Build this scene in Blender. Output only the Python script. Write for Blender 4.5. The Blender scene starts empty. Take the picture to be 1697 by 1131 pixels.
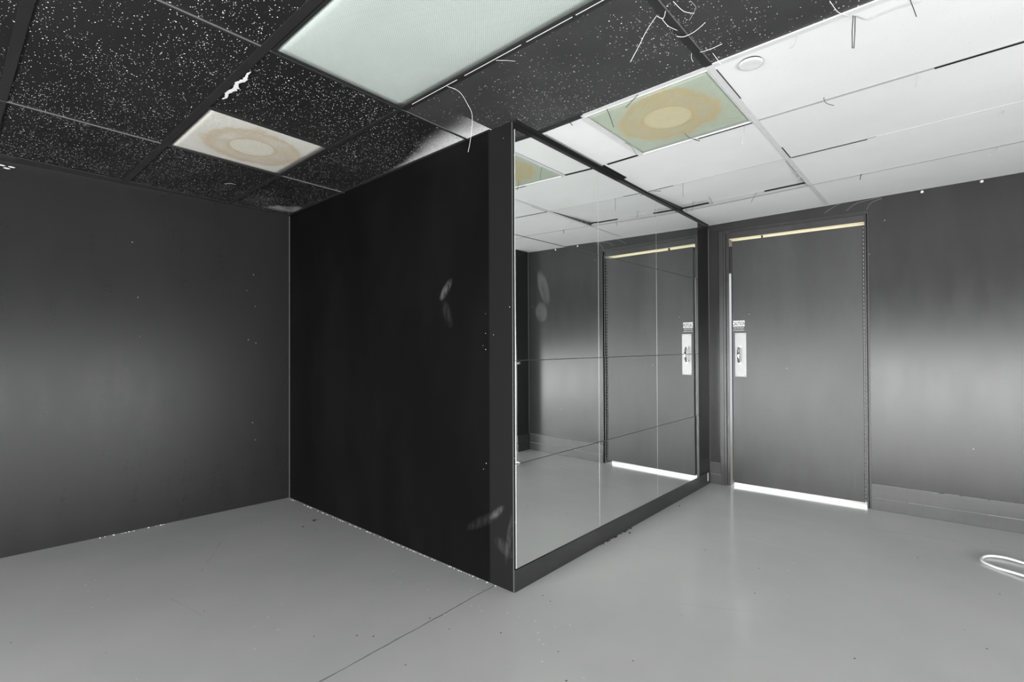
import bpy, bmesh, math, random
from mathutils import Vector, Matrix
random.seed(7)
PI = math.pi
sc = bpy.context.scene
C = bpy.data.collections.new('scene'); sc.collection.children.link(C)

# ------------------------------------------------------------------ camera
F_PX, YAW, PITCH, ROLL = 843.25, 0.7194, 0.0093, -0.0040
CAM = Vector((1.6099, -1.8439, 1.184))
fw = Vector((-math.sin(YAW)*math.cos(PITCH), math.cos(YAW)*math.cos(PITCH), math.sin(PITCH)))
rt = Vector((math.cos(YAW), math.sin(YAW), 0)); up = rt.cross(fw)
r2 = rt*math.cos(ROLL)+up*math.sin(ROLL); u2 = -rt*math.sin(ROLL)+up*math.cos(ROLL)
cd = bpy.data.cameras.new('camera'); cam = bpy.data.objects.new('camera', cd); C.objects.link(cam)
cd.sensor_width = 36; cd.sensor_fit = 'HORIZONTAL'; cd.lens = F_PX/1697*36; cd.clip_start = .05
M = Matrix((r2, u2, -fw)).transposed().to_4x4(); M.translation = CAM; cam.matrix_world = M
sc.camera = cam

# ------------------------------------------------------------------ world, light, exposure
w = bpy.data.worlds.new('sky'); sc.world = w; w.use_nodes = True
w.node_tree.nodes['Background'].inputs[0].default_value = (.95, .98, 1, 1)
w.node_tree.nodes['Background'].inputs[1].default_value = 2.7
def area(name, loc, direction, sx, sy, power, color=(1, 1, 1)):
    l = bpy.data.lights.new(name, 'AREA'); l.shape = 'RECTANGLE'; l.size = sx; l.size_y = sy
    l.energy = power; l.color = color
    o = bpy.data.objects.new(name, l); C.objects.link(o); o.location = loc
    o.rotation_euler = Vector(direction).to_track_quat('-Z', 'Y').to_euler(); return o
# daylight through the low shopfront glazing of the right wall and of the front wall (both behind the camera)
WIN_TOP = 1.04
area('daylight_east', (4.54, -1.75, (WIN_TOP+.06)/2), (-1, 0, 0), 4.5, WIN_TOP-.06, 120)
area('daylight_front', (1.4, -4.44, (WIN_TOP+.06)/2), (0, 1, 0), 5.8, WIN_TOP-.06, 260)
sc.view_settings.view_transform = 'Standard'; sc.view_settings.look = 'None'
sc.view_settings.gamma = 1; sc.view_settings.use_curve_mapping = False
sc.view_settings.exposure = 0.6

# ------------------------------------------------------------------ materials
def srgb(v):
    v = v/255; return v/12.92 if v <= .04045 else ((v+.055)/1.055)**2.4
class NT:
    def __init__(s, name):
        s.m = bpy.data.materials.new(name); s.m.use_nodes = True; s.t = s.m.node_tree
        s.b = s.t.nodes['Principled BSDF']
        g = s.t.nodes.new('ShaderNodeNewGeometry'); s.pos = g.outputs['Position']
        sp = s.t.nodes.new('ShaderNodeSeparateXYZ'); s.t.links.new(s.pos, sp.inputs[0])
        s.x, s.y, s.z = sp.outputs
    def put(s, sock, v):
        if isinstance(v, bpy.types.NodeSocket): s.t.links.new(v, sock)
        else: sock.default_value = v
    def math(s, op, a, b=0., c=0., clamp=False):
        n = s.t.nodes.new('ShaderNodeMath'); n.operation = op; n.use_clamp = clamp
        for i, v in enumerate((a, b, c)): s.put(n.inputs[i], v)
        return n.outputs[0]
    def mix(s, f, a, b):
        n = s.t.nodes.new('ShaderNodeMix'); n.data_type = 'RGBA'; s.put(n.inputs[0], f)
        for i, v in ((6, a), (7, b)):
            if not isinstance(v, bpy.types.NodeSocket):
                if not hasattr(v, '__len__'): v = (v, v, v, 1)
                elif len(v) == 3: v = (*v, 1)
            s.put(n.inputs[i], v)
        return n.outputs[2]
    def noise(s, scale, detail=3, rough=.55, stretch=None, off=None):
        v = s.pos
        if stretch or off:
            mp = s.t.nodes.new('ShaderNodeMapping'); s.t.links.new(v, mp.inputs[0])
            if stretch: mp.inputs['Scale'].default_value = stretch
            if off: mp.inputs['Location'].default_value = off
            v = mp.outputs[0]
        n = s.t.nodes.new('ShaderNodeTexNoise'); s.t.links.new(v, n.inputs['Vector'])
        n.inputs['Scale'].default_value = scale; n.inputs['Detail'].default_value = detail; n.inputs['Roughness'].default_value = rough
        return n.outputs[0]
    def voro(s, scale, stretch=None):
        v = s.pos
        if stretch:
            mp = s.t.nodes.new('ShaderNodeMapping'); s.t.links.new(v, mp.inputs[0]); mp.inputs['Scale'].default_value = stretch; v = mp.outputs[0]
        n = s.t.nodes.new('ShaderNodeTexVoronoi'); s.t.links.new(v, n.inputs['Vector']); n.inputs['Scale'].default_value = scale
        sp = s.t.nodes.new('ShaderNodeSeparateColor'); s.t.links.new(n.outputs['Color'], sp.inputs[0])
        return n.outputs['Distance'], sp.outputs[0], sp.outputs[1]
    def ramp(s, v, a, b):           # smoothstep a..b -> 0..1
        n = s.t.nodes.new('ShaderNodeMapRange'); n.interpolation_type = 'SMOOTHSTEP'; s.put(n.inputs[0], v)
        n.inputs[1].default_value = a; n.inputs[2].default_value = b
        return n.outputs[0]
    def bump(s, h, strength, dist=.002):
        n = s.t.nodes.new('ShaderNodeBump'); s.put(n.inputs['Height'], h)
        n.inputs['Strength'].default_value = strength; n.inputs['Distance'].default_value = dist
        s.t.links.new(n.outputs[0], s.b.inputs['Normal'])
    def out(s, color=None, rough=None, metal=None, spec=None):
        if color is not None:
            if not isinstance(color, bpy.types.NodeSocket): color = (*color, 1) if hasattr(color, '__len__') else (color, color, color, 1)
            s.put(s.b.inputs['Base Color'], color)
        if rough is not None: s.put(s.b.inputs['Roughness'], rough)
        if metal is not None: s.put(s.b.inputs['Metallic'], metal)
        if spec is not None: s.put(s.b.inputs['Specular IOR Level'], spec)
        return s.m

def plain(name, c, rough=.5, metal=0., spec=.5):
    n = NT(name); v = n.noise(25, 2)
    c = c if hasattr(c, '__len__') else (c, c, c)
    return n.out(n.mix(v, [k*.9 for k in c], [min(1, k*1.1) for k in c]), rough, metal, spec)

def dark_paint(name, base, rough, spec, vary=.35, chips=.0, streak=(1, 1, .25)):
    n = NT(name)
    a = n.noise(2.2, 4, .6, streak); b = n.noise(9, 4, .65, (1, 1, .3))
    f = n.math('ADD', n.math('MULTIPLY', a, .6), n.math('MULTIPLY', b, .4))
    f = n.ramp(f, .2, .8)
    f = n.math('ADD', n.math('MULTIPLY', f, .7), n.math('MULTIPLY', n.noise(30, 4, .7, (1, 1, 3)), .3))
    col = n.mix(f, base*(1-vary), base*(1+vary))
    d, r, g = n.voro(22)
    dot = n.math('MULTIPLY', n.math('LESS_THAN', d, .075), n.math('GREATER_THAN', r, .965))
    col = n.mix(dot, col, .35)
    rr = n.math('ADD', rough-.06, n.math('MULTIPLY', f, .12))
    return n.out(col, rr, 0., spec)

M_WALL = dark_paint('charcoal_wall_paint', .030, .24, .34, .22)
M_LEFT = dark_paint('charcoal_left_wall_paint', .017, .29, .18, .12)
M_DOOR = dark_paint('charcoal_door_paint', .048, .32, .30, .30)
M_FRAME = dark_paint('black_frame_paint', .03, .35, .5)
M_TRIM = dark_paint('black_trim_paint', .014, .3, .5)

def partition_paint():
    n = NT('matt_black_partition_paint')
    f = n.ramp(n.noise(1.6, 4, .6, (1, 1, .5)), .35, .7)
    col = n.mix(f, .0035, .006)
    # slightly greyer repainted end post
    col = n.mix(n.ramp(n.x, -.165, -.15), col, .012)
    # rubbed chalky smears
    def smear(cx, cz, ang, lx, lz, s):
        dx = n.math('SUBTRACT', n.x, cx); dz = n.math('SUBTRACT', n.z, cz)
        ca, sa = math.cos(ang), math.sin(ang)
        u = n.math('ADD', n.math('MULTIPLY', dx, ca/lx), n.math('MULTIPLY', dz, sa/lx))
        v = n.math('ADD', n.math('MULTIPLY', dx, -sa/lz), n.math('MULTIPLY', dz, ca/lz))
        r = n.math('ADD', n.math('MULTIPLY', u, u), n.math('MULTIPLY', v, v))
        m = n.math('SUBTRACT', 1., r, clamp=True)
        return n.math('MULTIPLY', m, n.math('MULTIPLY', n.ramp(n.noise(40, 4, .7, (1, 1, .35)), .25, .75), s))
    for a in ((-.487, 1.49, .85, .08, .028, .30), (-.475, 1.36, -1.2, .09, .04, .05), (-.11, .36, .7, .07, .02, .28), (-.06, .20, -.4, .08, .04, .10),
              (-.20, .30, .5, .16, .03, .06), (-.03, .25, 1.4, .14, .02, .12)):
        col = n.mix(smear(*a), col, .30)
    d, r, g = n.voro(55)
    clus = n.math('GREATER_THAN', n.noise(4.5, 2, .5, None, (3, 3, 1)), .56)
    dot = n.math('MULTIPLY', n.math('MULTIPLY', n.math('LESS_THAN', d, .13), n.math('GREATER_THAN', r, .90)), clus)
    dot = n.math('MULTIPLY', dot, n.math('GREATER_THAN', n.x, -.22))
    col = n.mix(dot, col, .45)
    n.bump(n.noise(90, 3, .6), .1, .0006)
    return n.out(col, .5, 0., .05)
M_PART = partition_paint()

SCR = [(.461, 2.006, 1.025, 1.999, .0022, .85, .6), (.56, 1.46, .997, 1.42, .002, .8, .45), (1.17, 2.13, 2.0, 2.30, .003, .35, .5), (-1.9, -.6, -1.4, -.9, .004, .42, .4), (-1.2, -1.1, -.9, -1.05, .003, .42, .4), (.6, .4, .9, .55, .003, .42, .35)]
def floor_mat():
    n = NT('grey_painted_concrete')
    f = n.ramp(n.noise(1.3, 5, .6), .3, .7)
    col = n.mix(f, (.55, .552, .553), (.60, .603, .60))
    # hairline joint from the partition end towards the camera
    e = n.math('ADD', n.math('MULTIPLY', n.math('SUBTRACT', n.noise(6, 3, .6), .5), .018), n.math('SUBTRACT', n.math('SUBTRACT', n.x, -.121), n.math('MULTIPLY', n.math('ADD', n.y, .039), -.031)))
    line = n.math('LESS_THAN', n.math('ABSOLUTE', e), n.math('MULTIPLY', n.noise(9, 2), .0055))
    line = n.math('MULTIPLY', line, n.math('LESS_THAN', n.y, .05))
    col = n.mix(line, col, .22)
    e2 = n.math('LESS_THAN', n.math('ABSOLUTE', n.math('SUBTRACT', e, .004)), .0015)
    col = n.mix(n.math('MULTIPLY', n.math('MULTIPLY', e2, n.math('GREATER_THAN', n.noise(14, 2), .55)), n.math('LESS_THAN', n.y, .05)), col, .5)
    # scratches (thin stretched noise) and dark specks
    s = n.noise(14, 3, .6, (.25, 3.2, 1)); s2 = n.noise(2.0, 2)
    scr = n.math('MULTIPLY', n.math('GREATER_THAN', s, .735), n.math('GREATER_THAN', s2, .52))
    col = n.mix(n.math('MULTIPLY', scr, .35), col, .5)
    d, r, g = n.voro(16)
    col = n.mix(n.math('MULTIPLY', n.math('LESS_THAN', d, .062), n.math('GREATER_THAN', r, .87)), col, .10)
    d, r, g = n.voro(30)
    clus = n.math('GREATER_THAN', n.noise(1.9, 2, .5, None, (5, 1, 0)), .60)
    col = n.mix(n.math('MULTIPLY', n.math('MULTIPLY', n.math('LESS_THAN', d, .13), n.math('GREATER_THAN', r, .75)), clus), col, .78)
    for ax, ay, bx, by, wd, v, k in SCR:
        L = math.hypot(bx-ax, by-ay); ux, uy = (bx-ax)/L, (by-ay)/L
        px = n.math('SUBTRACT', n.x, ax); py = n.math('SUBTRACT', n.y, ay)
        al = n.math('ADD', n.math('MULTIPLY', px, ux), n.math('MULTIPLY', py, uy))
        ac = n.math('ABSOLUTE', n.math('ADD', n.math('ADD', n.math('MULTIPLY', px, -uy), n.math('MULTIPLY', py, ux)), n.math('MULTIPLY', n.math('SUBTRACT', n.noise(3, 2), .5), .02)))
        m = n.math('MULTIPLY', n.math('LESS_THAN', ac, wd), n.math('MULTIPLY', n.math('GREATER_THAN', al, 0.), n.math('LESS_THAN', al, L)))
        m = n.math('MULTIPLY', m, n.ramp(n.noise(9, 3, .6, None, (ax, by, 0)), .35, .55))
        col = n.mix(n.math('MULTIPLY', m, k), col, v)
    n.bump(n.noise(7, 3, .5), .05, .004)
    return n.out(col, n.math('ADD', .09, n.math('MULTIPLY', n.noise(3, 3), .14)), 0., .5)
M_FLOOR = floor_mat()

def black_tile(name, base, spec=.4, dens=.62):
    n = NT(name)
    f = n.ramp(n.noise(1.7, 4, .6), .3, .7)
    col = n.mix(f, base*.75, base*1.3)
    tot = None
    cl = n.noise(2.3, 4, .65, None, (2, 7, 0))
    for sc_, rad, thr in ((80, .20, dens), (140, .26, dens-.02), (42, .13, dens+.14)):
        d, r, g = n.voro(sc_, (1, 1.25, 0))
        rr = n.math('MULTIPLY', g, rad)
        lim = n.math('SUBTRACT', thr+.74, n.math('MULTIPLY', cl, 1.4))
        m = n.math('MULTIPLY', n.math('LESS_THAN', d, n.math('ADD', rr, .035)), n.math('GREATER_THAN', r, lim))
        tot = m if tot is None else n.math('MAXIMUM', tot, m)
    col = n.mix(tot, col, .8)
    # spots the black spray missed: against the partition and in the far corner
    nz = n.math('MULTIPLY', n.math('SUBTRACT', n.noise(3.5, 3, .5), .5), .10)
    fx = n.ramp(n.x, -1.05, -.16); wd = n.math('ADD', .02, n.math('MULTIPLY', fx, .22))
    a = n.math('SUBTRACT', 1., n.math('DIVIDE', n.math('ADD', n.math('MULTIPLY', n.y, -1), nz), wd), clamp=True)
    a = n.math('MULTIPLY', n.math('MULTIPLY', n.math('POWER', n.ramp(a, .0, 1.), 1.25), n.ramp(n.x, -1.15, -.45)), n.math('LESS_THAN', n.x, -.135))
    a = n.math('MULTIPLY', a, n.ramp(n.noise(170, 2, .6), .28, .46))
    col = n.mix(n.math('MULTIPLY', a, .95), col, .8)
    b = n.math('MULTIPLY', n.ramp(n.x, -1.93, -2.22), n.math('MULTIPLY', n.ramp(n.y, -.42, -.1), n.ramp(n.noise(5, 3), .45, .62)))
    b = n.math('MULTIPLY', b, n.ramp(n.x, -2.31, -2.2))
    col = n.mix(n.math('MULTIPLY', b, .5), col, .5)
    n.bump(n.math('ADD', n.noise(130, 3, .7), tot), .25, .0015)
    return n.out(col, .5, 0., spec)
M_BT = black_tile('black_sprayed_mineral_tile', .010)
M_BT2 = black_tile('lit_black_sprayed_mineral_tile', .032, .5, .72)  # lighter copy of the black tile, the stronger light put into its colour

def white_tile():
    n = NT('white_mineral_tile')
    f = n.ramp(n.noise(1.2, 4, .6), .3, .7)
    col = n.mix(f, .60, .65)
    d, r, g = n.voro(75, (1, 1.6, 0))
    m = n.math('MULTIPLY', n.math('LESS_THAN', d, .16), n.math('GREATER_THAN', r, .72))
    col = n.mix(n.math('MULTIPLY', m, .45), col, .35)
    n.bump(m, -.3, .001)
    return n.out(col, .85, 0., .2)
M_WT = white_tile()
M_WBAR = plain('white_grid_metal', .53, .5)
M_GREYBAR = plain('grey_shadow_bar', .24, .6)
M_SEAMW = plain('grey_white_seam_bar', .36, .6)
M_SEAM = plain('worn_grey_seam', .12, .5)
M_BBAR = dark_paint('black_grid_paint', .018, .35, .5)
M_LIP = black_tile('speckled_dark_lip', .10, .3, .5)
M_BLACK = plain('dark_void_black', .008, .6, 0., .2)
M_COVER = plain('white_cover_plate', .60, .5)
M_PLENUM = plain('dark_plenum', .02, .9, 0., .1)

def lens_mat(name, base, center=None, rin=.11, ring=None, tint=None, strength=1.):
    n = NT(name)
    f = n.ramp(n.noise(2.4, 4, .6), .3, .7)
    col = n.mix(f, [k*.93 for k in base], base)
    if center:
        dx = n.math('SUBTRACT', n.x, center[0]); dy = n.math('SUBTRACT', n.y, center[1])
        r = n.math('SQRT', n.math('ADD', n.math('MULTIPLY', dx, dx), n.math('MULTIPLY', dy, dy)))
        rn = n.math('ADD', r, n.math('MULTIPLY', n.math('SUBTRACT', n.noise(5.5, 3, .6), .5), .16))
        st = n.math('MULTIPLY', n.ramp(r, rin-.008, rin+.008), n.ramp(rn, .30, .15))
        col = n.mix(n.math('MULTIPLY', n.math('MULTIPLY', st, n.ramp(n.noise(7, 2), .0, .65)), .62*strength), col, ring)
        bd = n.math('MULTIPLY', n.ramp(rn, .18, .215), n.ramp(rn, .25, .225))
        col = n.mix(n.math('MULTIPLY', bd, .55*strength), col, ring)
        ed = n.math('MULTIPLY', n.ramp(r, rin-.012, rin), n.ramp(r, rin+.03, rin+.004))
        col = n.mix(n.math('MULTIPLY', ed, .5*strength), col, ring)
        col = n.mix(n.ramp(r, rin+.004, rin-.004), col, tint)
    # prismatic grid
    k = 2*PI/.0100
    g = n.math('MULTIPLY', n.math('SINE', n.math('MULTIPLY', n.x, k)), n.math('SINE', n.math('MULTIPLY', n.y, k)))
    col = n.mix(n.math('MULTIPLY', n.math('ADD', g, 1.), .15), col, (.25, .27, .25))
    n.bump(g, .35, .001)
    return n.out(col, .35, 0., .5)
M_LENS_A = lens_mat('stained_cream_diffuser', (.60, .595, .545), (-1.2355, -.7105), .105, (.44, .34, .21), (.58, .56, .47))
M_LENS_B = lens_mat('pale_green_grey_diffuser', (.44, .49, .465))
M_LENS_C = lens_mat('stained_green_diffuser', (.40, .455, .36), (.573, .478), .108, (.46, .33, .13), (.52, .47, .29))

def mirror_mat():
    n = NT('mirror_glass')
    tot = None
    for cy, cz, ry, rz, a in ((.235, 1.48, .045, .085, .35), (.215, 1.355, .05, .05, .0)):
        dy = n.math('SUBTRACT', n.y, cy); dz = n.math('SUBTRACT', n.z, cz)
        u = n.math('DIVIDE', n.math('ADD', dy, n.math('MULTIPLY', dz, a)), ry); v = n.math('DIVIDE', dz, rz)
        m = n.ramp(n.math('ADD', n.math('MULTIPLY', u, u), n.math('MULTIPLY', v, v)), 1.2, .6)
        tot = m if tot is None else n.math('MAXIMUM', tot, m)
    tot = n.math('MULTIPLY', tot, n.ramp(n.noise(18, 2), -.1, .7))
    n.put(n.b.inputs['Metallic'], n.math('SUBTRACT', 1., n.math('MULTIPLY', tot, .05)))
    return n.out((.86, .885, .87), .004)
M_MIR = mirror_mat()
M_MIREDGE = plain('ground_mirror_edge', (.16, .18, .17), .35, .3)
M_MIRSIDE = plain('lit_ground_mirror_edge', (.42, .45, .44), .3, .2)  # brighter copy for the vertical edges, their light lines put into the colour
M_STEEL = plain('brushed_steel', .62, .28, .85)
M_PLATE = plain('satin_aluminium_plate', .42, .45, .25)
M_CHROME = plain('polished_chrome', .75, .12, 1.)
M_HINGE = plain('worn_hinge_metal', .12, .5, .0)
M_WHITE = plain('white_vinyl', .70, .5)
M_INK = plain('black_ink', .015, .6)
M_RUBBER = plain('black_rubber', .012, .7)
M_WIRE = plain('dark_hanger_wire', .035, .4, .3)
M_GWIRE = plain('grey_painted_wire', .38, .5)
M_STRING = plain('white_string', .75, .8)
M_CABLE = plain('white_cable_sheath', .82, .4)
M_CHIP = plain('dark_paint_chip', .025, .6)
M_BARE = plain('bare_white_plaster', .62, .9)
M_CONC = plain('sunlit_pale_concrete', .85, .9)
M_TAN = plain('tan_soffit_board', (.44, .345, .18), .9)
M_GLASS = NT('window_glass').out((1, 1, 1), .0); M_GLASS.node_tree.nodes['Principled BSDF'].inputs['Transmission Weight'].default_value = 1

# ------------------------------------------------------------------ mesh helpers
def CZ(x, y): return 2.2679 + .0238*x - .0210*y
def new_bm(): return bmesh.new()
def add_box(bm, x0, x1, y0, y1, z0, z1, mi=0, fn=None):
    vs = [bm.verts.new((x, y, z) if fn is None else fn(x, y, z)) for z in (z0, z1) for x, y in ((x0, y0), (x1, y0), (x1, y1), (x0, y1))]
    for f in ((3, 2, 1, 0), (4, 5, 6, 7), (0, 1, 5, 4), (1, 2, 6, 5), (2, 3, 7, 6), (3, 0, 4, 7)):
        fc = bm.faces.new([vs[i] for i in f]); fc.material_index = mi
    return vs
def add_tube(bm, pts, r, seg=8, smooth=3):
    P = [Vector(p) for p in pts]
    if smooth and len(P) > 2:
        Q = []
        for i in range(len(P)-1):
            p0 = P[max(i-1, 0)]; p1 = P[i]; p2 = P[i+1]; p3 = P[min(i+2, len(P)-1)]
            for k in range(smooth):
                t = k/smooth
                Q.append(.5*((2*p1)+(p2-p0)*t+(2*p0-5*p1+4*p2-p3)*t*t+(3*p1-p0-3*p2+p3)*t**3))
        Q.append(P[-1]); P = Q
    rings = []; n0 = None
    for i, p in enumerate(P):
        t = (P[min(i+1, len(P)-1)]-P[max(i-1, 0)])
        t = t.normalized() if t.length > 1e-9 else Vector((0, 0, 1))
        if n0 is None:
            n0 = t.orthogonal().normalized()
        n0 = (n0-t*n0.dot(t)).normalized(); b = t.cross(n0)
        rr = r(i/(len(P)-1)) if callable(r) else r
        rings.append([bm.verts.new(p+(n0*math.cos(a)+b*math.sin(a))*rr) for a in [2*PI*k/seg for k in range(seg)]])
    for a, b in zip(rings, rings[1:]):
        for k in range(seg):
            f = bm.faces.new((a[k], a[(k+1) % seg], b[(k+1) % seg], b[k])); f.smooth = True
    bm.faces.new(rings[0][::-1]); bm.faces.new(rings[-1])
def add_poly(bm, pts, z0, z1):        # pts: xy outline, z0/z1 numbers or functions of (x,y)
    f0 = z0 if callable(z0) else (lambda x, y: z0); f1 = z1 if callable(z1) else (lambda x, y: z1)
    a = [bm.verts.new((x, y, f0(x, y))) for x, y in pts]; b = [bm.verts.new((x, y, f1(x, y))) for x, y in pts]
    n = len(pts); bm.faces.new(a[::-1]); bm.faces.new(b)
    for i in range(n): bm.faces.new((a[i], a[(i+1) % n], b[(i+1) % n], b[i]))
def obj(name, bm, mat, parent=None, bevel=0, seg=2):
    bmesh.ops.recalc_face_normals(bm, faces=bm.faces)
    me = bpy.data.meshes.new(name); bm.to_mesh(me); bm.free()
    for m in (mat if isinstance(mat, (list, tuple)) else [mat]): me.materials.append(m)
    o = bpy.data.objects.new(name, me); C.objects.link(o)
    if parent: o.parent = parent
    if bevel:
        b = o.modifiers.new('bevel', 'BEVEL'); b.width = bevel; b.segments = seg; b.limit_method = 'ANGLE'
    return o
def struct(name, bm, mat, parent=None, **k):
    o = obj(name, bm, mat, parent, **k); o['kind'] = 'structure'; return o
def tag(o, label, cat, group=None):
    o['label'] = label; o['category'] = cat
    if group: o['group'] = group
    return o
def thing(name, label, cat, loc=(0, 0, 0), rotz=0, group=None):
    o = bpy.data.objects.new(name, None); C.objects.link(o); o.location = loc; o.rotation_euler = (0, 0, rotz)
    return tag(o, label, cat, group)

# ------------------------------------------------------------------ the room
XL, YL = -2.3467, .0157       # corner of the left wall and the partition
LM = 2.5684                   # length of the mirror wall
AL = math.atan(.0453)         # the door wall is slightly out of square
LSK = -.0631                  # so is the left wall
def left_x(y): return XL + LSK*(YL-y)
XR, YF = 4.6, -4.5

bm = new_bm(); add_box(bm, -3.1, 6.3, -6.8, 4.6, -.2, 0); struct('floor', bm, M_FLOOR)

bm = new_bm(); add_poly(bm, [(left_x(.6), .6), (left_x(YF), YF), (left_x(YF)-.15, YF), (left_x(.6)-.15, .6)], 0, 2.62); struct('wall_left', bm, M_LEFT)
# partition closing off the area on the left, its end face is the corner post
bm = new_bm(); add_poly(bm, [(0, 0), (XL, YL), (XL, YL+.12), (-.12, .12), (-.12, .14), (0, .14)], 0, lambda x, y: CZ(x, y)+.004); struct('wall_partition', bm, M_PART)
bm = new_bm(); add_poly(bm, [(0, .14), (-.12, .14), (-.12, LM-.006), (0, LM)], 0, lambda x, y: CZ(x, y)+.004); struct('wall_mirror_side', bm, M_TRIM)

# door wall, in its own frame: x along the wall, y out of the room, z up
wb = bpy.data.objects.new('wall_back', None); C.objects.link(wb); wb['kind'] = 'structure'
wb.location = (0, LM, 0); wb.rotation_euler = (0, 0, AL)
OU0, OU1, OZ = .10, 1.128, 2.138
bm = new_bm()
add_box(bm, -.2, OU0, 0, .14, 0, 2.62)
add_box(bm, OU1, 6.3, 0, .14, 0, 2.62)
add_box(bm, OU0, OU1, 0, .14, OZ, 2.62)
obj('wall_panel', bm, M_WALL, wb)
# baseboard: lower band and the flat band above it
bb = bpy.data.objects.new('baseboard_back', None); C.objects.link(bb); bb['kind'] = 'structure'
bb.location = (0, LM, 0); bb.rotation_euler = (0, 0, AL)
M_BASE = dark_paint('charcoal_baseboard_paint', .05, .38, .5, .45, streak=(.3, 1, 2))
M_BASEEDGE = plain('scuffed_pale_edge', .30, .5)
def base_strip(x0, x1, par):
    b = new_bm(); add_box(b, x0, x1, -.012, 0, 0, .084); add_box(b, x0, x1, -.007, 0, .084, .180); obj('board', b, M_BASE, par, bevel=.0015)
    b = new_bm()
    x = x0+.004
    while x < x1-.02:
        L = random.uniform(.05, .5); x2 = min(x+L, x1-.004)
        add_box(b, x, x2, -.0124, -.007, .0835, .0835+random.uniform(.0014, .0026)); x = x2+random.uniform(.0, .008)
    x = x0+.004
    while x < x1-.02:
        L = random.uniform(.05, .6); x2 = min(x+L, x1-.004)
        add_box(b, x, x2, -.0074, -.001, .1795, .1795+random.uniform(.0012, .0022)); x = x2+random.uniform(.0, .03)
    obj('worn_edge', b, M_BASEEDGE, par)
base_strip(1.134, 2.14, bb); base_strip(.004, .10, bb)

# right return wall, next to the door wall
RX = 2.150
yr = LM+.0453*RX
bm = new_bm(); add_poly(bm, [(RX, yr+.01), (RX, 2.455), (2.30, 2.455), (2.30, yr+.01)], 0, 2.50); struct('wall_right', bm, M_WALL)
bm = new_bm(); add_box(bm, RX-.012, RX+.0005, 2.455, yr-.014, 0, .084); add_box(bm, RX-.007, RX+.0005, 2.455, yr-.01, .084, .18); struct('baseboard_right', bm, M_BASE)

# pale caulk lines in the corners
M_CAULK = plain('grey_caulk_line', .11, .6)
bm = new_bm(); add_box(bm, XL-.001, XL+.004, YL-.0045, YL+.001, .0, CZ(XL, 0)); struct('trim_3', bm, M_CAULK)
bm = new_bm(); add_box(bm, -.0005, .0035, LM-.005, LM, .0, CZ(0, LM)); struct('trim_4', bm, M_CAULK)
bm = new_bm(); add_box(bm, -.0022, .0008, -.0008, .002, .0, CZ(0, 0)-.002); struct('trim_5', bm, M_CAULK)
bm = new_bm(); add_box(bm, RX-.005, RX+.0005, yr-.008, yr+.002, .18, CZ(2.1, LM)); struct('trim_6', bm, M_CAULK)
# far side walls with their low glazing, out of the picture
bm = new_bm()
add_box(bm, XR, XR+.15, YF-.15, -4.0, 0, 2.75); add_box(bm, XR, XR+.15, .5, 3.0, 0, 2.75)
add_box(bm, XR, XR+.15, -4.0, .5, WIN_TOP, 2.75); add_box(bm, XR, XR+.15, -4.0, .5, 0, .06)
struct('wall_side', bm, M_WALL)
bm = new_bm()
add_box(bm, -3.05, -1.5, YF-.15, YF, 0, 2.75); add_box(bm, 4.3, XR, YF-.15, YF, 0, 2.75)
add_box(bm, -1.5, 4.3, YF-.15, YF, WIN_TOP, 2.75); add_box(bm, -1.5, 4.3, YF-.15, YF, 0, .06)
struct('wall_front', bm, M_WALL)
def window(name, along, a0, a1, c, n):
    e = bpy.data.objects.new(name, None); C.objects.link(e); e['kind'] = 'structure'
    b = new_bm()
    def bx(u0, u1, z0, z1, t=.03):
        if along == 'y': add_box(b, c-t, c+t, u0, u1, z0, z1)
        else: add_box(b, u0, u1, c-t, c+t, z0, z1)
    bx(a0, a1, .06, .10); bx(a0, a1, WIN_TOP-.03, WIN_TOP)
    for i in range(n+1):
        u = a0+(a1-a0)*i/n; bx(max(a0, u-.02), min(a1, u+.02), .06, WIN_TOP)
    obj('window_frame', b, M_STEEL, e)
window('window_1', 'y', -4.0, .5, XR+.08, 4); window('window_2', 'x', -1.5, 4.3, YF-.08, 3)

# ------------------------------------------------------------------ suspended ceiling
bm = new_bm(); add_poly(bm, [(-3.1, -6.8), (6.3, -6.8), (6.3, 4.0), (-3.1, 4.0)], lambda x, y: CZ(x, y)+.10, lambda x, y: CZ(x, y)+.22)
ceil = struct('ceiling', bm, M_PLENUM)
Pt = .6097; Y0 = .1835
ys = [Y0+Pt*k for k in range(-11, 5)]            # grid lines
def tile(x0, x1, y0, y1, mat, lift=.006, tilt=0., g=None):
    if g is None: g = .002 if mat is M_WT else .006
    b = new_bm()
    add_poly(b, [(x0+g, y0+g), (x1-g, y0+g), (x1-g, y1-g), (x0+g, y1-g)], lambda x, y: CZ(x, y)+lift+tilt*(y-y0), lambda x, y: CZ(x, y)+lift+.015+tilt*(y-y0))
    return obj('ceiling_tile', b, mat, ceil)
def bar(x0, x1, y0, y1, mat, drop=0., th=.006):
    b = new_bm(); add_poly(b, [(x0, y0), (x1, y0), (x1, y1), (x0, y1)], lambda x, y: CZ(x, y)-drop, lambda x, y: CZ(x, y)-drop+th)
    return obj('grid_bar', b, mat, ceil)
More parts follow.
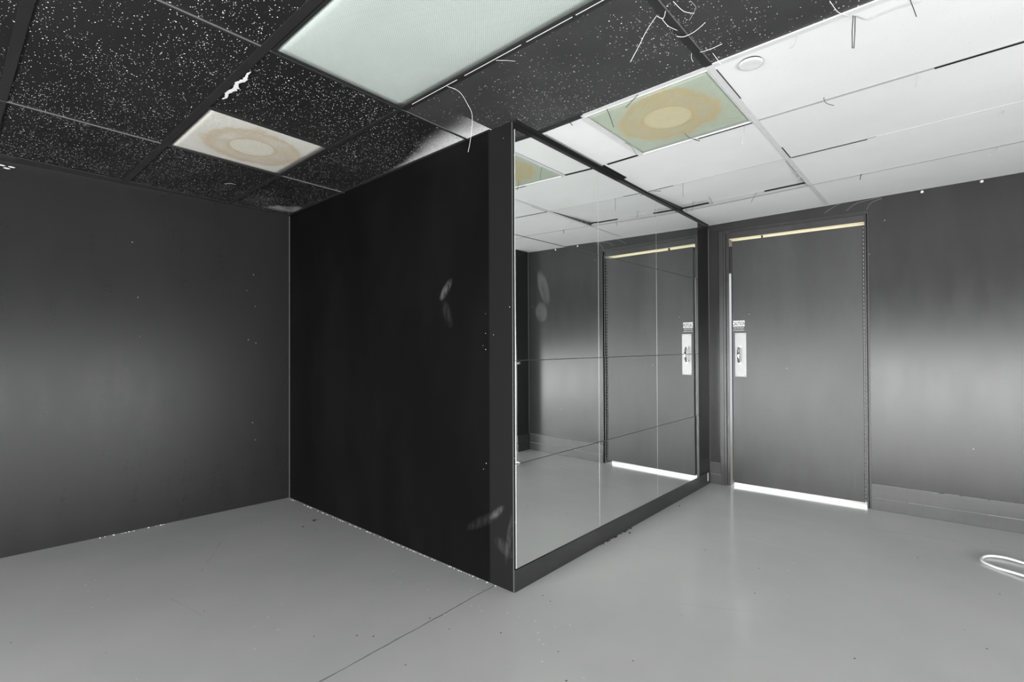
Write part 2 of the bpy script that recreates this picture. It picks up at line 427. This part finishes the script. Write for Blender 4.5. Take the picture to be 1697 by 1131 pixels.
# dark zone, left of the camera
ylL = [YL, Y0-Pt, Y0-2*Pt, Y0-3*Pt, Y0-4*Pt]
XA, XB, XC_, XT = -1.535, -.305, -.93, .88
tile(-2.5, XA, Y0-Pt, .02, M_BT); tile(XA, XB, Y0-Pt, .01, M_BT); tile(XB, XT, Y0-Pt, Y0, M_BT2, .002); tile(XT, 2.148, Y0-Pt, Y0, M_BT2)
tile(-2.55, XA, Y0-2*Pt, Y0-Pt, M_BT); tile(XC_, XB, Y0-2*Pt, Y0-Pt, M_BT)
tile(XT, 2.148, Y0-2*Pt, Y0-Pt, M_BT2)
tile(-2.6, XA, Y0-3*Pt, Y0-2*Pt, M_BT, .010); tile(XA, XB, Y0-3*Pt, Y0-2*Pt, M_BT); tile(XB, XT, Y0-3*Pt, Y0-2*Pt, M_BT); tile(XT, 2.148, Y0-3*Pt, Y0-2*Pt, M_BT)
tile(-2.6, XA, Y0-4*Pt, Y0-3*Pt, M_BT); tile(XA, XB, Y0-4*Pt, Y0-3*Pt, M_BT); tile(XB, XT, Y0-4*Pt, Y0-3*Pt, M_BT); tile(XT, 2.148, Y0-4*Pt, Y0-3*Pt, M_BT)
# large fields of the same ceiling behind and beside the camera
tile(-3.0, 6.0, -6.5, Y0-4*Pt, M_BT); tile(2.148, 6.0, Y0-4*Pt, Y0, M_BT2)
# white zone by the door
tile(.012, .275, Y0, Y0+Pt, M_WT, .002)
tile(XT, 2.148, Y0, Y0+Pt, M_WT, .001)
tile(.012, XT, Y0+Pt, Y0+2*Pt, M_WT, .001); tile(XT, 2.148, Y0+Pt, Y0+2*Pt, M_WT, .001)
tile(.012, XT, Y0+2*Pt, Y0+3*Pt, M_WT, .001, .042); tile(XT, 2.148, Y0+2*Pt, Y0+3*Pt, M_WT, .001)
tile(.005, XT, Y0+3*Pt, 2.62, M_WT, .001); tile(XT, 2.148, Y0+3*Pt, 2.66, M_WT, .001)
tile(2.148, 6.0, Y0, 2.85, M_WT)
# grid bars: cross runs (along x)
bar(-2.6, 2.12, Y0-Pt*4-.012, Y0-Pt*4+.012, M_BBAR)
bar(-2.6, 2.12, Y0-Pt*3-.016, Y0-Pt*3+.016, M_BBAR)
bar(-2.55, XT, Y0-Pt*2-.018, Y0-Pt*2+.014, M_BBAR, .001); bar(XT, 2.148, Y0-Pt*2-.012, Y0-Pt*2+.012, M_BBAR)
bar(-2.45, XB, Y0-Pt-.010, Y0-Pt+.010, M_BBAR); bar(XB, 2.12, Y0-Pt-.004, Y0-Pt+.020, M_BBAR)
bar(.275, 2.12, Y0-.010, Y0+.014, M_WBAR)
bar(.012, .29, Y0-.020, Y0-.004, M_BBAR)
bar(.012, .275, Y0-.003, Y0+.012, M_BBAR, .002)
bar(XT, 2.148, Y0+Pt-.008, Y0+Pt+.008, M_SEAMW, .0003, .012); bar(XT, 1.30, Y0+2*Pt-.005, Y0+2*Pt+.006, M_SEAMW, .0, .012); bar(XT, 2.148, Y0+3*Pt-.008, Y0+3*Pt+.008, M_SEAMW, .0003, .012)
bar(1.55, 1.98, Y0+Pt-.003, Y0+Pt+.010, M_BLACK, .0015); bar(.90, 1.26, Y0+2*Pt+.008, Y0+2*Pt+.015, M_BLACK, .001)  # the black strips draw the dark gaps along these seams
bar(.10, XT, Y0+2*Pt-.003, Y0+2*Pt+.003, M_SEAMW); bar(.60, XT-.015, Y0+Pt-.0035, Y0+Pt-.0005, M_BLACK, .0065); bar(.02, .2, Y0+2*Pt-.009, Y0+2*Pt-.004, M_WIRE, .001)  # black strip draws the dark gap at the light's lower edge
bar(.02, XT, Y0+3*Pt-.006, Y0+3*Pt+.010, M_GREYBAR, .001, .034); bar(XT-.016, XT-.0125, 1.45, 2.01, M_LIP, .0, .028); bar(.02, .235, 1.925, 1.945, M_BLACK, .002); bar(.60, XT-.016, Y0+3*Pt-.010, Y0+3*Pt-.0062, M_BLACK, -.016, .012)  # black strips draw the dark slits around the raised tile
bar(.064, .262, Y0+Pt-.018, Y0+Pt-.004, M_BLACK, .002); bar(.30, .86, Y0+Pt-.010, Y0+Pt+.008, M_WBAR)
# main runs (along y)
bar(XA-.006, XA+.004, -2.4, .02, M_BBAR, .0005); bar(XA+.004, XA+.0058, -2.4, .01, M_SEAM, .0008); bar(XC_-.006, XC_+.006, Y0-2*Pt, Y0-Pt, M_BBAR, .0005)
bar(XB-.007, XB+.006, -2.4, .0, M_BBAR, .0005); bar(XB+.006, XB+.0078, -2.4, -.005, M_SEAM, .0008); bar(XT+.014, XT+.016, -.4, .15, M_SEAM, .0008)
bar(XT-.014, XT+.014, -2.4, Y0-.01, M_BBAR, .0005); bar(XT-.013, XT+.013, Y0-.01, 2.60, M_WBAR, .001)
bar(XT+.013, XT+.017, .22, .52, M_WIRE, .001); bar(XT+.013, XT+.018, 1.22, 1.41, M_BLACK, .001)  # dark strips draw the shaded gap beside the tee bar
bar(.262, .286, Y0, Y0+Pt, M_WBAR, .001)
# wall angles
bar(.0, .026, .0, 1.06, M_BBAR, .004, .010); bar(.0, .012, 1.06, 2.56, M_BBAR, .002, .008)
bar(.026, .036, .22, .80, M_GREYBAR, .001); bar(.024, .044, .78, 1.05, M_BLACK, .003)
bar(XL, -.14, -.012, .004, M_BBAR, .0005); bar(left_x(-2.4)-.02, XL+.012, -2.4, .0, M_BBAR, -.001)
b = new_bm(); add_box(b, .0, 2.148, -.012, .0, 0, .006, fn=lambda x, y, z: (x*math.cos(AL)-y*math.sin(AL), LM+x*math.sin(AL)+y*math.cos(AL), CZ(x, LM)-.004+z)); obj('grid_bar', b, M_GREYBAR, ceil)
# scrape where the black spray is torn off, beside the light
b = new_bm(); N = 26; xs0 = -.80; xs1 = -.49
top = []; bot = []
for i in range(N+1):
    x = xs0+(xs1-xs0)*i/N; wdt = .011*math.sin(PI*min(1, max(.05, i/N*1.02)))**.5
    ym = -1.010+random.uniform(-.003, .003)+.004*math.sin(i*.7)
    top.append((x, ym+wdt*random.uniform(.5, 1.3))); bot.append((x, ym-wdt*random.uniform(.3, 1.0)))
for i in range(N):
    vs = [b.verts.new((x, y, CZ(x, y)-.0015)) for x, y in (bot[i], bot[i+1], top[i+1], top[i])]; b.faces.new(vs)
r_ = bmesh.ops.extrude_face_region(b, geom=list(b.faces)); bmesh.ops.translate(b, vec=(0, 0, .0012), verts=[v for v in r_['geom'] if isinstance(v, bmesh.types.BMVert)])
obj('scraped_patch', b, M_BARE, ceil)

# ------------------------------------------------------------------ recessed lights
def light(x0, x1, y0, y1, lens, frame, label, sag=.006, rim=.016):
    t = thing('ceiling_light', label, 'light', ((x0+x1)/2, (y0+y1)/2, CZ((x0+x1)/2, (y0+y1)/2)), 0, 'recessed ceiling lights')
    ox, oy, oz = t.location
    b = new_bm()
    def fz(x, y, z): return (x-ox, y-oy, CZ(x, y)+z-oz)
    for a in ((x0, x1, y0, y0+rim), (x0, x1, y1-rim, y1), (x0, x0+rim, y0+rim, y1-rim), (x1-rim, x1, y0+rim, y1-rim)):
        add_box(b, a[0], a[1], a[2], a[3], -.003, .006, fn=fz)
    obj('frame', b, frame, t)
    b = new_bm(); NX, NY = 30, 16; g = []
    for j in range(NY+1):
        row = []
        for i in range(NX+1):
            u, v = i/NX, j/NY; x = x0+rim*.6+(x1-x0-rim*1.2)*u; y = y0+rim*.6+(y1-y0-rim*1.2)*v
            s = (min(1, 4*u*(1-u)*1.6))**.5*(min(1, 4*v*(1-v)*1.6))**.5
            row.append(b.verts.new(fz(x, y, .004-sag*s)))
        g.append(row)
    for j in range(NY):
        for i in range(NX):
            f = b.faces.new((g[j][i], g[j][i+1], g[j+1][i+1], g[j+1][i])); f.smooth = True
    o = obj('diffuser', b, lens, t); s = o.modifiers.new('solid', 'SOLIDIFY'); s.thickness = .003; s.offset = 1
    b = new_bm(); add_box(b, x0+.01, x1-.01, y0+.01, y1-.01, .02, .09, fn=fz); obj('housing', b, M_WBAR, t)
    return t
light(XA+.012, XC_-.002, Y0-2*Pt+.016, Y0-Pt-.012, M_LENS_A, M_BBAR, 'small square light with cream diffuser and brown ring stain in the black ceiling', .002, .006)
light(XB+.012, XT-.014, Y0-2*Pt+.018, Y0-Pt-.004, M_LENS_B, M_BBAR, 'large rectangular light with pale grey-green unstained diffuser at the top of the black ceiling', .008, .010)
light(.286, XT-.014, Y0+.014, Y0+Pt-.004, M_LENS_C, M_WBAR, 'square light with greenish diffuser and orange-brown ring stain in the white ceiling', .002, .004)
# bright peeled edge of the big light's frame
b = new_bm()
x = -.22
while x < 1.0:
    L = random.uniform(.10, .35); add_box(b, x, min(x+L, XT), Y0-Pt-.0035, Y0-Pt-.0005, -.0035, -.001, fn=lambda x, y, z: (x, y, CZ(x, y)+z)); x += L+random.uniform(.01, .05)
    if x > XT-.05: break
obj('worn_edge', b, M_BARE, ceil)
# round cover plate on the white ceiling
bm = new_bm(); cx, cy = 1.012, .258
bmesh.ops.create_cone(bm, cap_ends=True, segments=48, radius1=.040, radius2=.044, depth=.008)
o = obj('cover_plate', bm, M_COVER, None, bevel=.002); o.location = (cx, cy, CZ(cx, cy)-.007)
tag(o, 'round white cover plate on the white ceiling tile beside the stained light', 'cover plate')

bm = new_bm(); bmesh.ops.create_cone(bm, cap_ends=True, segments=48, radius1=.041, radius2=.041, depth=.006)  # added black disc, paints the dark gap behind the plate's rim
q = obj('dark_gap_disc', bm, M_BLACK, o); q.location = (.0, .0, .0065)

# ------------------------------------------------------------------ mirror wall
YC = [.012, .7625, 1.5270, 2.282]
ZR = [.110, .6120, 1.112, 1.722, 2.232]
MT = .0052
rows = ['lowest', 'second lowest', 'third from the floor', 'topmost']; colsn = ['nearest the dark corner post', 'in the middle column', 'nearest the door']
tilts = {}
for i in range(4):
    for j in range(3):
        y0, y1 = YC[j]+.0012, YC[j+1]-.0012; z0 = ZR[i]+.0010; z1 = ZR[i+1]-.0010
        if i == 3: z1 = CZ(0, (y0+y1)/2)-.034
        if i == 3 and j == 0: pass
        t = thing('mirror_panel', 'wall mirror panel, %s row, %s' % (rows[i], colsn[j]), 'mirror', (.003+MT*(y0+y1)/2, (y0+y1)/2, (z0+z1)/2), 0, 'mirror panels tiling the wall')
        hy, hz = (y1-y0)/2, (z1-z0)/2
        def top(y): return (CZ(0, (y0+y1)/2+y)-CZ(0, (y0+y1)/2)) if i == 3 else 0.
        b = new_bm()
        def ring(x, ins):
            return [b.verts.new((x, -hy+ins, -hz+ins)), b.verts.new((x, hy-ins, -hz+ins)), b.verts.new((x, hy-ins, hz-ins+top(hy))), b.verts.new((x, -hy+ins, hz-ins+top(-hy)))]
        r0 = ring(-.002, 0); r1 = ring(.0015, 0); r2_ = ring(.003, .0009)
        f = b.faces.new(r0[::-1]); f.material_index = 1
        for A, B in ((r0, r1), (r1, r2_)):
            for k in range(4):
                f = b.faces.new((A[k], A[(k+1) % 4], B[(k+1) % 4], B[k])); f.material_index = 1+k % 2
        b.faces.new(r2_)
        me = obj('mirror_face', b, [M_MIR, M_MIREDGE, M_MIRSIDE], t)
        t.rotation_euler = (0, random.uniform(-.0014, .0014), -MT+random.uniform(-.0014, .0014))
        if (i, j) == (1, 0):
            b = new_bm()
            bmesh.ops.create_uvsphere(b, u_segments=14, v_segments=8, radius=.007, matrix=Matrix.Translation((.008, -hy+.018, hz-.012)) @ Matrix.Diagonal((.6, 1.6, .8, 1)))
            obj('mirror_clip', b, M_CHROME, t)
bm = new_bm(); add_poly(bm, [(-.001, .016), (.0005, .016), (MT*2.279, 2.279), (-.001, 2.279)], .112, lambda x, y: CZ(0, y)-.037); struct('trim_7', bm, M_TRIM)
# rail under the mirrors and strip over them
bm = new_bm(); add_poly(bm, [(0, .001), (.006, .001), (.006, LM-.012), (0, LM-.012)], 0, .106); o = struct('baseboard_mirror', bm, dark_paint('scuffed_black_baseboard', .022, .3, .6, .6, streak=(1, .6, 2)), bevel=.002)
bm = new_bm(); add_poly(bm, [(0, .002), (.0045, .002), (.0045, LM-.01), (0, LM-.01)], lambda x, y: CZ(x, y)-.030, lambda x, y: CZ(x, y)-.001); struct('trim_1', bm, M_TRIM)
# dirty joint along the floor
def edge_line(pts, mat, name, wdt=.004):
    b = new_bm()
    for (a, c) in zip(pts, pts[1:]):
        a = Vector(a); c = Vector(c); n = int((c-a).length/.02); d = (c-a)/n
        for k in range(n):
            if random.random() < .55:
                p = a+d*(k+random.random()*.5); s = random.uniform(.4, 1.6)*wdt
                add_box(b, p.x-s, p.x+s, p.y-s, p.y+s, 0, random.uniform(.001, .0035))
    o = obj(name, b, mat); o['kind'] = 'stuff'; o['category'] = 'debris'; return o
o = edge_line([(XL+.02, -.003, 0), (-.02, -.006, 0), (.008, -.004, 0)], M_BARE, 'plaster_crumbs', .0025); o['label'] = 'pale plaster crumbs along the foot of the black partition'
o = edge_line([(.011, .75, 0), (.012, 1.15, 0)], M_CHIP, 'dark_crumbs', .004); o['label'] = 'dark crumbs on the floor along the rail under the mirrors'
o = edge_line([(left_x(-1.15)+.012, -1.15, 0), (left_x(-.8)+.012, -.8, 0)], M_BARE, 'paint_crumbs', .005); o['label'] = 'white paint crumbs along the foot of the left wall'
# thin pale patch at the end of the rail
bm = new_bm(); add_box(bm, .0062, .0075, 2.492, 2.512, .030, .098); obj('pale_patch', bm, M_BARE, bpy.data.objects['baseboard_mirror'], bevel=.0005)

# ------------------------------------------------------------------ the door
dr = bpy.data.objects.new('door_1', None); C.objects.link(dr); dr['kind'] = 'structure'
dr.location = (0, LM, 0); dr.rotation_euler = (0, 0, AL)
bm = new_bm()                                  # frame: left jamb with its two steps, head, right jamb with a deep groove
add_box(bm, .088, .122, -.010, .0, .0, 2.150)
add_box(bm, .122, .140, -.004, .12, .0, 2.138)
add_box(bm, .140, .1645, .012, .12, .0, 2.138)
add_box(bm, 1.108, 1.1175, .004, .12, 0, 2.138)
add_box(bm, 1.1175, 1.128, .030, .12, 0, 2.138)
add_box(bm, 1.126, 1.134, -.008, .02, 0, 2.146)
add_box(bm, .160, 1.108, .010, .12, 2.078, 2.130); add_box(bm, .140, 1.126, -.004, .03, 2.130, 2.138); add_box(bm, .088, 1.134, -.010, 0, 2.140, 2.150)
obj('door_frame', bm, M_FRAME, dr, bevel=.0015)
DY = .022
bm = new_bm(); add_box(bm, .165, 1.108, .018, .125, 2.0755, 2.0782); o = obj('head_reveal', bm, plain('daylight_tint_cream', (.85, .76, .50), .8, 0., .1), dr); o['label'] = 'added cream strip over the door, colouring the daylight gap'  # added strip, the gap's yellowish daylight is put into its cream colour
D0, D1 = .187, 1.095
bm = new_bm(); add_box(bm, D0, D1, DY, DY+.042, .031, 2.056)
leaf = obj('door_leaf', bm, M_DOOR, dr, bevel=.002)
bm = new_bm(); add_box(bm, 1.0952, 1.1085, DY+.004, DY+.05, .035, 2.056)
hg = obj('hinge', bm, M_FRAME, dr)
bm = new_bm()
for k in range(69):
    z = .042+k*.0292; add_box(bm, 1.0965, 1.1040, DY-.007, DY+.005, z, z+.013)
obj('knuckles', bm, plain('worn_hinge_knuckle', .19, .45, .1), hg, bevel=.001)
bm = new_bm(); add_box(bm, .160, .1865, DY+.004, DY+.03, 1.79, 2.015); add_box(bm, .1790, .1868, DY+.002, DY+.02, .05, 1.79); obj('weather_strip', bm, M_RUBBER, dr)
bm = new_bm(); add_box(bm, .415, .423, DY-.004, DY+.02, 2.056, 2.078); obj('door_stop', bm, M_RUBBER, dr)
bm = new_bm(); add_box(bm, D0, D0+.0022, DY-.0015, DY, .05, 1.45); obj('edge_guard', bm, M_HINGE, dr)
# scuff marks on the leaf
bm = new_bm(); add_box(bm, 1.028, 1.035, DY-.0004, DY, .11, .25); add_box(bm, .99, .994, DY-.0004, DY, .19, .24); obj('scuff_mark', bm, M_FRAME, dr)
# pull plate and its bow handle
bm = new_bm(); add_box(bm, .205, .294, DY-.003, DY, .918, 1.283); pl = obj('pull_plate', bm, M_PLATE, dr, bevel=.0015)
bm = new_bm()
pts = []
for k in range(13):
    a = PI*k/12; z = 1.100+.066*math.cos(a); pts.append((.244, DY-.003-.046*math.sin(a)**.6, z))
add_tube(bm, pts, lambda t: .0065+.003*math.sin(PI*t), 12, 2)
for z in (1.166, 1.034): bmesh.ops.create_cone(bm, cap_ends=True, segments=20, radius1=.014, radius2=.011, depth=.005, matrix=Matrix.Translation((.244, DY-.005, z)) @ Matrix.Rotation(PI/2, 4, 'X'))
obj('pull_handle', bm, M_CHROME, pl)
bm = new_bm()
for x, z in ((.214, 1.272), (.285, 1.272), (.214, .929), (.285, .929)): bmesh.ops.create_cone(bm, cap_ends=True, segments=12, radius1=.0035, radius2=.003, depth=.002, matrix=Matrix.Translation((x, DY-.004, z)) @ Matrix.Rotation(PI/2, 4, 'X'))
obj('screws', bm, M_HINGE, pl)
# caution sticker
bm = new_bm(); add_box(bm, .191, .283, DY-.0008, DY, 1.338, 1.386); st = obj('caution_sticker', bm, M_WHITE, dr)
st['label'] = 'white CAUTION sticker with black letters'
def text(s, size, x, z, mat, parent, bold=0., sx=1., y=DY-.0012):
    cu = bpy.data.curves.new('t', 'FONT'); cu.body = s; cu.size = size; cu.align_x = 'CENTER'; cu.extrude = .0004; cu.offset = bold
    o = bpy.data.objects.new('t', cu); C.objects.link(o); bpy.context.view_layer.update()
    me = bpy.data.meshes.new_from_object(o.evaluated_get(bpy.context.evaluated_depsgraph_get()))
    bpy.data.objects.remove(o)
    me.materials.clear(); me.materials.append(mat); me.name = 'lettering'
    me.transform(Matrix.Translation((x, y, z)) @ Matrix.Rotation(PI/2, 4, 'X') @ Matrix.Diagonal((sx, 1, 1, 1)))
    q = bpy.data.objects.new('lettering', me); C.objects.link(q); q.parent = parent; return q
text('CAUTION', .043, .237, 1.3465, M_INK, st, .0006, .52)
text('Do Not Stand', .0150, .237, 1.3215, M_WHITE, st, .0002, .92)
text('In Front of Door', .0150, .237, 1.3020, M_WHITE, st, .0002, .86)
# outside: paving and porch soffit behind the door
bm = new_bm(); add_box(bm, -3, 5, LM+.16, LM+4, -.12, .004); struct('ground', bm, M_CONC)
bm = new_bm(); add_box(bm, -.6, 3.5, .16, 2.8, 2.26, 2.32); o = struct('trim_2', bm, M_TAN); o.location = (0, LM, 0); o.rotation_euler = (0, 0, AL)

# ------------------------------------------------------------------ hanging wires and strings
def wire(pts, mat, label, group, r=.0012, name='wire', smooth=4):
    b = new_bm(); o0 = Vector(pts[0]); add_tube(b, [Vector(p)-o0 for p in pts], r*(.62 if name == 'string' else 1.15), 6, smooth)
    o = obj(name, b, mat); o.location = o0; tag(o, label, 'wire' if name == 'wire' else 'string', group); return o
GW, GS, GH = 'cut wires hanging from the white ceiling', 'white strings hanging from the black ceiling', 'pale strings over the door'
wire([(1.354, .205, 2.296), (1.351, .202, 2.243), (1.351, .202, 2.185), (1.355, .206, 2.185), (1.358, .209, 2.242), (1.359, .209, 2.294)], M_WIRE, 'dark wire folded into a narrow hairpin loop hanging at the white ceiling edge', GW, .0014, smooth=1)
wire([(1.504, .239, 2.299), (1.512, .247, 2.271), (1.519, .253, 2.244)], M_WIRE, 'short dark wire at the top edge of the picture right of the hairpin loop', GW)
wire([(1.184, .202, 2.292), (1.179, .198, 2.266), (1.165, .186, 2.250)], M_GWIRE, 'pale curved wire end hanging just right of the round cover plate', GW)
wire([(1.172, .761, 2.280), (1.180, .768, 2.256), (1.206, .791, 2.245)], M_WIRE, 'short kinked dark wire on the first white seam right of the tee bar', GW)
wire([(1.495, .821, 2.286), (1.492, .819, 2.259), (1.489, .815, 2.241)], M_GWIRE, 'grey wire end hanging from the middle of the first white seam', GW)
wire([(1.163, 2.002, 2.253), (1.157, 1.997, 2.219)], M_WIRE, 'stubby dark wire hanging from the seam above the right side of the door', GW, .0022)
wire([(1.784, 1.475, 2.279), (1.768, 1.462, 2.251)], M_GWIRE, 'pale wire end near the right picture edge on the middle white seam', GW)
wire([(1.785, 2.032, 2.268), (1.747, 1.999, 2.221)], M_GWIRE, 'pale slanting wire on the last white seam near the right picture edge', GW)
wire([(.853, 1.692, 2.253), (.873, 1.709, 2.250), (.881, 1.716, 2.234), (.873, 1.709, 2.215), (.856, 1.694, 2.226), (.853, 1.691, 2.245)], M_GWIRE, 'small round loop of pale wire hanging at the white tee bar', GW)
wire([(.571, 1.922, 2.241), (.561, 1.914, 2.220), (.542, 1.897, 2.174)], M_WIRE, 'dark hooked wire hanging from the grey bar above the door', GW)
wire([(.570, .183, 2.278), (.556, .170, 2.257), (.530, .148, 2.222)], M_WIRE, 'dark wire slanting over the top edge of the stained green light', GW)
wire([(.406, .198, 2.273), (.417, .208, 2.237), (.429, .219, 2.187)], M_WIRE, 'curved dark wire hanging across the left part of the stained green light', GW, .0015)
wire([(.571, .690, 2.267), (.587, .704, 2.245), (.628, .740, 2.226), (.605, .720, 2.239)], M_WIRE, 'dark wire bent into a hook at the lower edge of the stained green light', GW)
wire([(.203, .188, 2.269), (.216, .200, 2.251)], M_WIRE, 'very short dark wire on the small white tile beside the mirror', GW, .0016)
wire([(.286, .576, 2.263), (.313, .599, 2.243), (.334, .618, 2.201)], M_WIRE, 'thin wire hanging at the left corner of the stained green light', GW, .0009)
wire([(.265, 1.399, 2.245), (.265, 1.399, 2.154)], M_WIRE, 'straight thin wire hanging vertically from the seam in front of the grey bar', GW, .0009, smooth=1)
wire([(.055, 1.414, 2.239), (.089, 1.444, 2.240)], M_WIRE, 'tiny wire stub lying on the seam right above the mirrors', GW, .0014, smooth=1)
wire([(.292, 1.788, 2.237), (.311, 1.805, 2.190)], M_WIRE, 'short straight wire slanting down right across the grey bar', GW)
wire([(.166, 1.820, 2.234), (.159, 1.814, 2.163)], M_WIRE, 'thin straight wire hanging over the black slit next to the mirrors', GW, .0009)
wire([(.824, .812, 2.270), (.814, .803, 2.177)], M_GWIRE, 'faint pale wire hanging left of the white tee bar below the stained light', GW, .0009)
wire([(1.364, .210, 2.294), (1.391, .254, 2.292), (1.436, .251, 2.293), (1.478, .250, 2.294), (1.530, .263, 2.294)], M_GWIRE, 'long thin grey wire lying along the white ceiling beside the hairpin loop', GW, .0009)
wire([(.863, -.247, 2.290), (.837, -.270, 2.239), (.817, -.288, 2.186), (.795, -.307, 2.132)], M_STRING, 'long white string arching down left from the black ceiling bar', GS, .0013, 'string')
wire([(.923, .098, 2.288), (.947, .118, 2.244)], M_STRING, 'short straight white string at the meeting of black and white ceiling', GS, .0015, 'string')
wire([(.863, .044, 2.288), (.863, .044, 2.267), (.868, .048, 2.254)], M_STRING, 'tiny bent white string left of the black bar near the white ceiling', GS, .0010, 'string')
wire([(.972, -.237, 2.294), (.985, -.226, 2.274), (.982, -.229, 2.259), (.969, -.240, 2.230)], M_GWIRE, 'thin grey string bulging right at the top edge of the picture', GS, .0009, 'string')
wire([(.012, -.425, 2.272), (.050, -.392, 2.249), (.076, -.369, 2.196), (.091, -.356, 2.145), (.085, -.361, 2.051), (.077, -.368, 1.995)], M_STRING, 'long white string curving down in front of the top of the black partition', GS, .0011, 'string')
wire([(.871, -.232, 2.284), (.872, -.182, 2.280), (.883, -.130, 2.284)], M_STRING, 'white string crossing down right along the black ceiling bar', GS, .0015, 'string')
wire([(.863, -.247, 2.286), (.877, -.231, 2.280), (.895, -.253, 2.286)], M_STRING, 'small white V-shaped string on the black ceiling bar', GS, .0015, 'string')
wire([(.931, -.274, 2.291), (.942, -.219, 2.282), (.962, -.178, 2.286)], M_STRING, 'white string sagging right at the top edge of the picture over the black bar', GS, .0014, 'string')
wire([(.970, -.102, 2.289), (.926, -.087, 2.282), (.887, -.087, 2.280), (.867, -.101, 2.284)], M_STRING, 'hooked white string lying across the middle of the black ceiling bar', GS, .0014, 'string')
wire([(.972, .058, 2.286), (.928, .053, 2.280), (.892, .054, 2.284)], M_STRING, 'nearly straight white string right of the black bar just before the white ceiling', GS, .0014, 'string')
wire([(1.309, .064, 2.294), (1.322, .133, 2.286), (1.343, .187, 2.292)], M_STRING, 'white string curving across the black ceiling toward the hairpin wire loop', GS, .0015, 'string')
wire([(.291, -.425, 2.276), (.326, -.409, 2.270), (.341, -.369, 2.278)], M_STRING, 'small white string arc beside the edge of the large rectangular light', GS, .0010, 'string')
wire([(-1.911, -.611, 2.228), (-1.860, -.594, 2.224), (-1.881, -.554, 2.230)], M_STRING, 'small white curled string on the black tile above the left wall', GS, .0012, 'string')
def wallpt(u, z, off=.004): return (u*math.cos(AL)+off*math.sin(AL), LM+u*math.sin(AL)-off*math.cos(AL), z)
wire([wallpt(.859, 2.177), wallpt(.96, 2.232, .006), wallpt(1.069, 2.246)], M_GWIRE, 'leftmost pale string curving on the wall above the door', GH, .0010, 'string')
wire([wallpt(.998, 2.172), wallpt(1.068, 2.217, .006), wallpt(1.208, 2.235)], M_GWIRE, 'middle pale string with white blobs on the wall above the door', GH, .0010, 'string')
wire([wallpt(1.122, 2.159), wallpt(1.151, 2.205, .006), wallpt(1.215, 2.225)], M_GWIRE, 'pale string curving up from the right top corner of the door frame', GH, .0010, 'string')
def plug(u, z, label):
    b = new_bm(); bmesh.ops.create_uvsphere(b, u_segments=14, v_segments=9, radius=.009)
    for v in b.verts: v.co *= 1+.18*math.sin(v.co.x*700+v.co.z*900)
    for f in b.faces: f.smooth = True
    t = thing('wall_anchor', label, 'wall anchor', wallpt(u, z, .006), AL, 'white anchors at the top of the door wall')
    obj('plug', b, M_WHITE, t)
    b = new_bm(); add_tube(b, [(0, 0, .004), (-.002, -.004, .018), (-.001, -.004, .03)], .0012, 6); obj('wire_tail', b, M_WIRE, t)
plug(1.436, 2.228, 'white plaster anchor with a bent wire high on the wall, the one nearer the door')
plug(1.738, 2.238, 'white plaster anchor with an upright wire high on the wall near the right picture edge')
# pale blob at the top of the left wall
bm = new_bm(); xx = left_x(-1.58)
for k in range(3): bmesh.ops.create_icosphere(bm, subdivisions=2, radius=.009, matrix=Matrix.Translation((xx+.008, -1.585+.02*k, 2.215-.012*(k % 2))) @ Matrix.Diagonal((.6, 1.7, .5, 1)))
o = obj('filler_blob', bm, M_BARE); tag(o, 'white filler blob at the top of the left wall against the picture edge', 'filler')

# ------------------------------------------------------------------ things on the floor
bm = new_bm()
pts = [(2.02, 1.90), (1.96, 1.965), (1.865, 2.011), (1.793, 2.035), (1.732, 2.020), (1.700, 1.965), (1.703, 1.900), (1.749, 1.850), (1.804, 1.820), (1.85, 1.794), (1.95, 1.74), (2.05, 1.66), (2.3, 1.5), (2.7, 1.45)]
hz = [.0075, .0075, .010, .012, .010, .0075, .0075, .0075, .010, .012, .010, .0075, .0075, .0075]
add_tube(bm, [(x, y, z) for (x, y), z in zip(pts, hz)], .0066, 12, 6)
o = obj('cable', bm, M_CABLE); tag(o, 'white cable lying in a narrow loop on the grey floor by the right wall', 'cable')
def chip(x, y, s, label, mat=M_CHIP, flat=.35):
    b = new_bm(); bmesh.ops.create_icosphere(b, subdivisions=2, radius=s)
    for v in b.verts: v.co = Vector((v.co.x*random.uniform(.8, 1.2), v.co.y*random.uniform(.7, 1.1), v.co.z*flat))
    o = obj('debris_chip', b, mat); o.location = (x, y, s*flat*.9); o.rotation_euler.z = random.uniform(0, 3); tag(o, label, 'debris')
chip(-1.686, -.129, .011, 'dark chip on the floor close to the foot of the black partition, the larger one')
chip(-1.63, -.233, .006, 'small dark chip on the floor, farther out from the black partition')
chip(.045, 1.06, .008, 'dark chip on the floor in front of the middle of the mirrored wall')
chip(.062, 1.78, .007, 'dark chip on the floor below the mirrors toward the door')
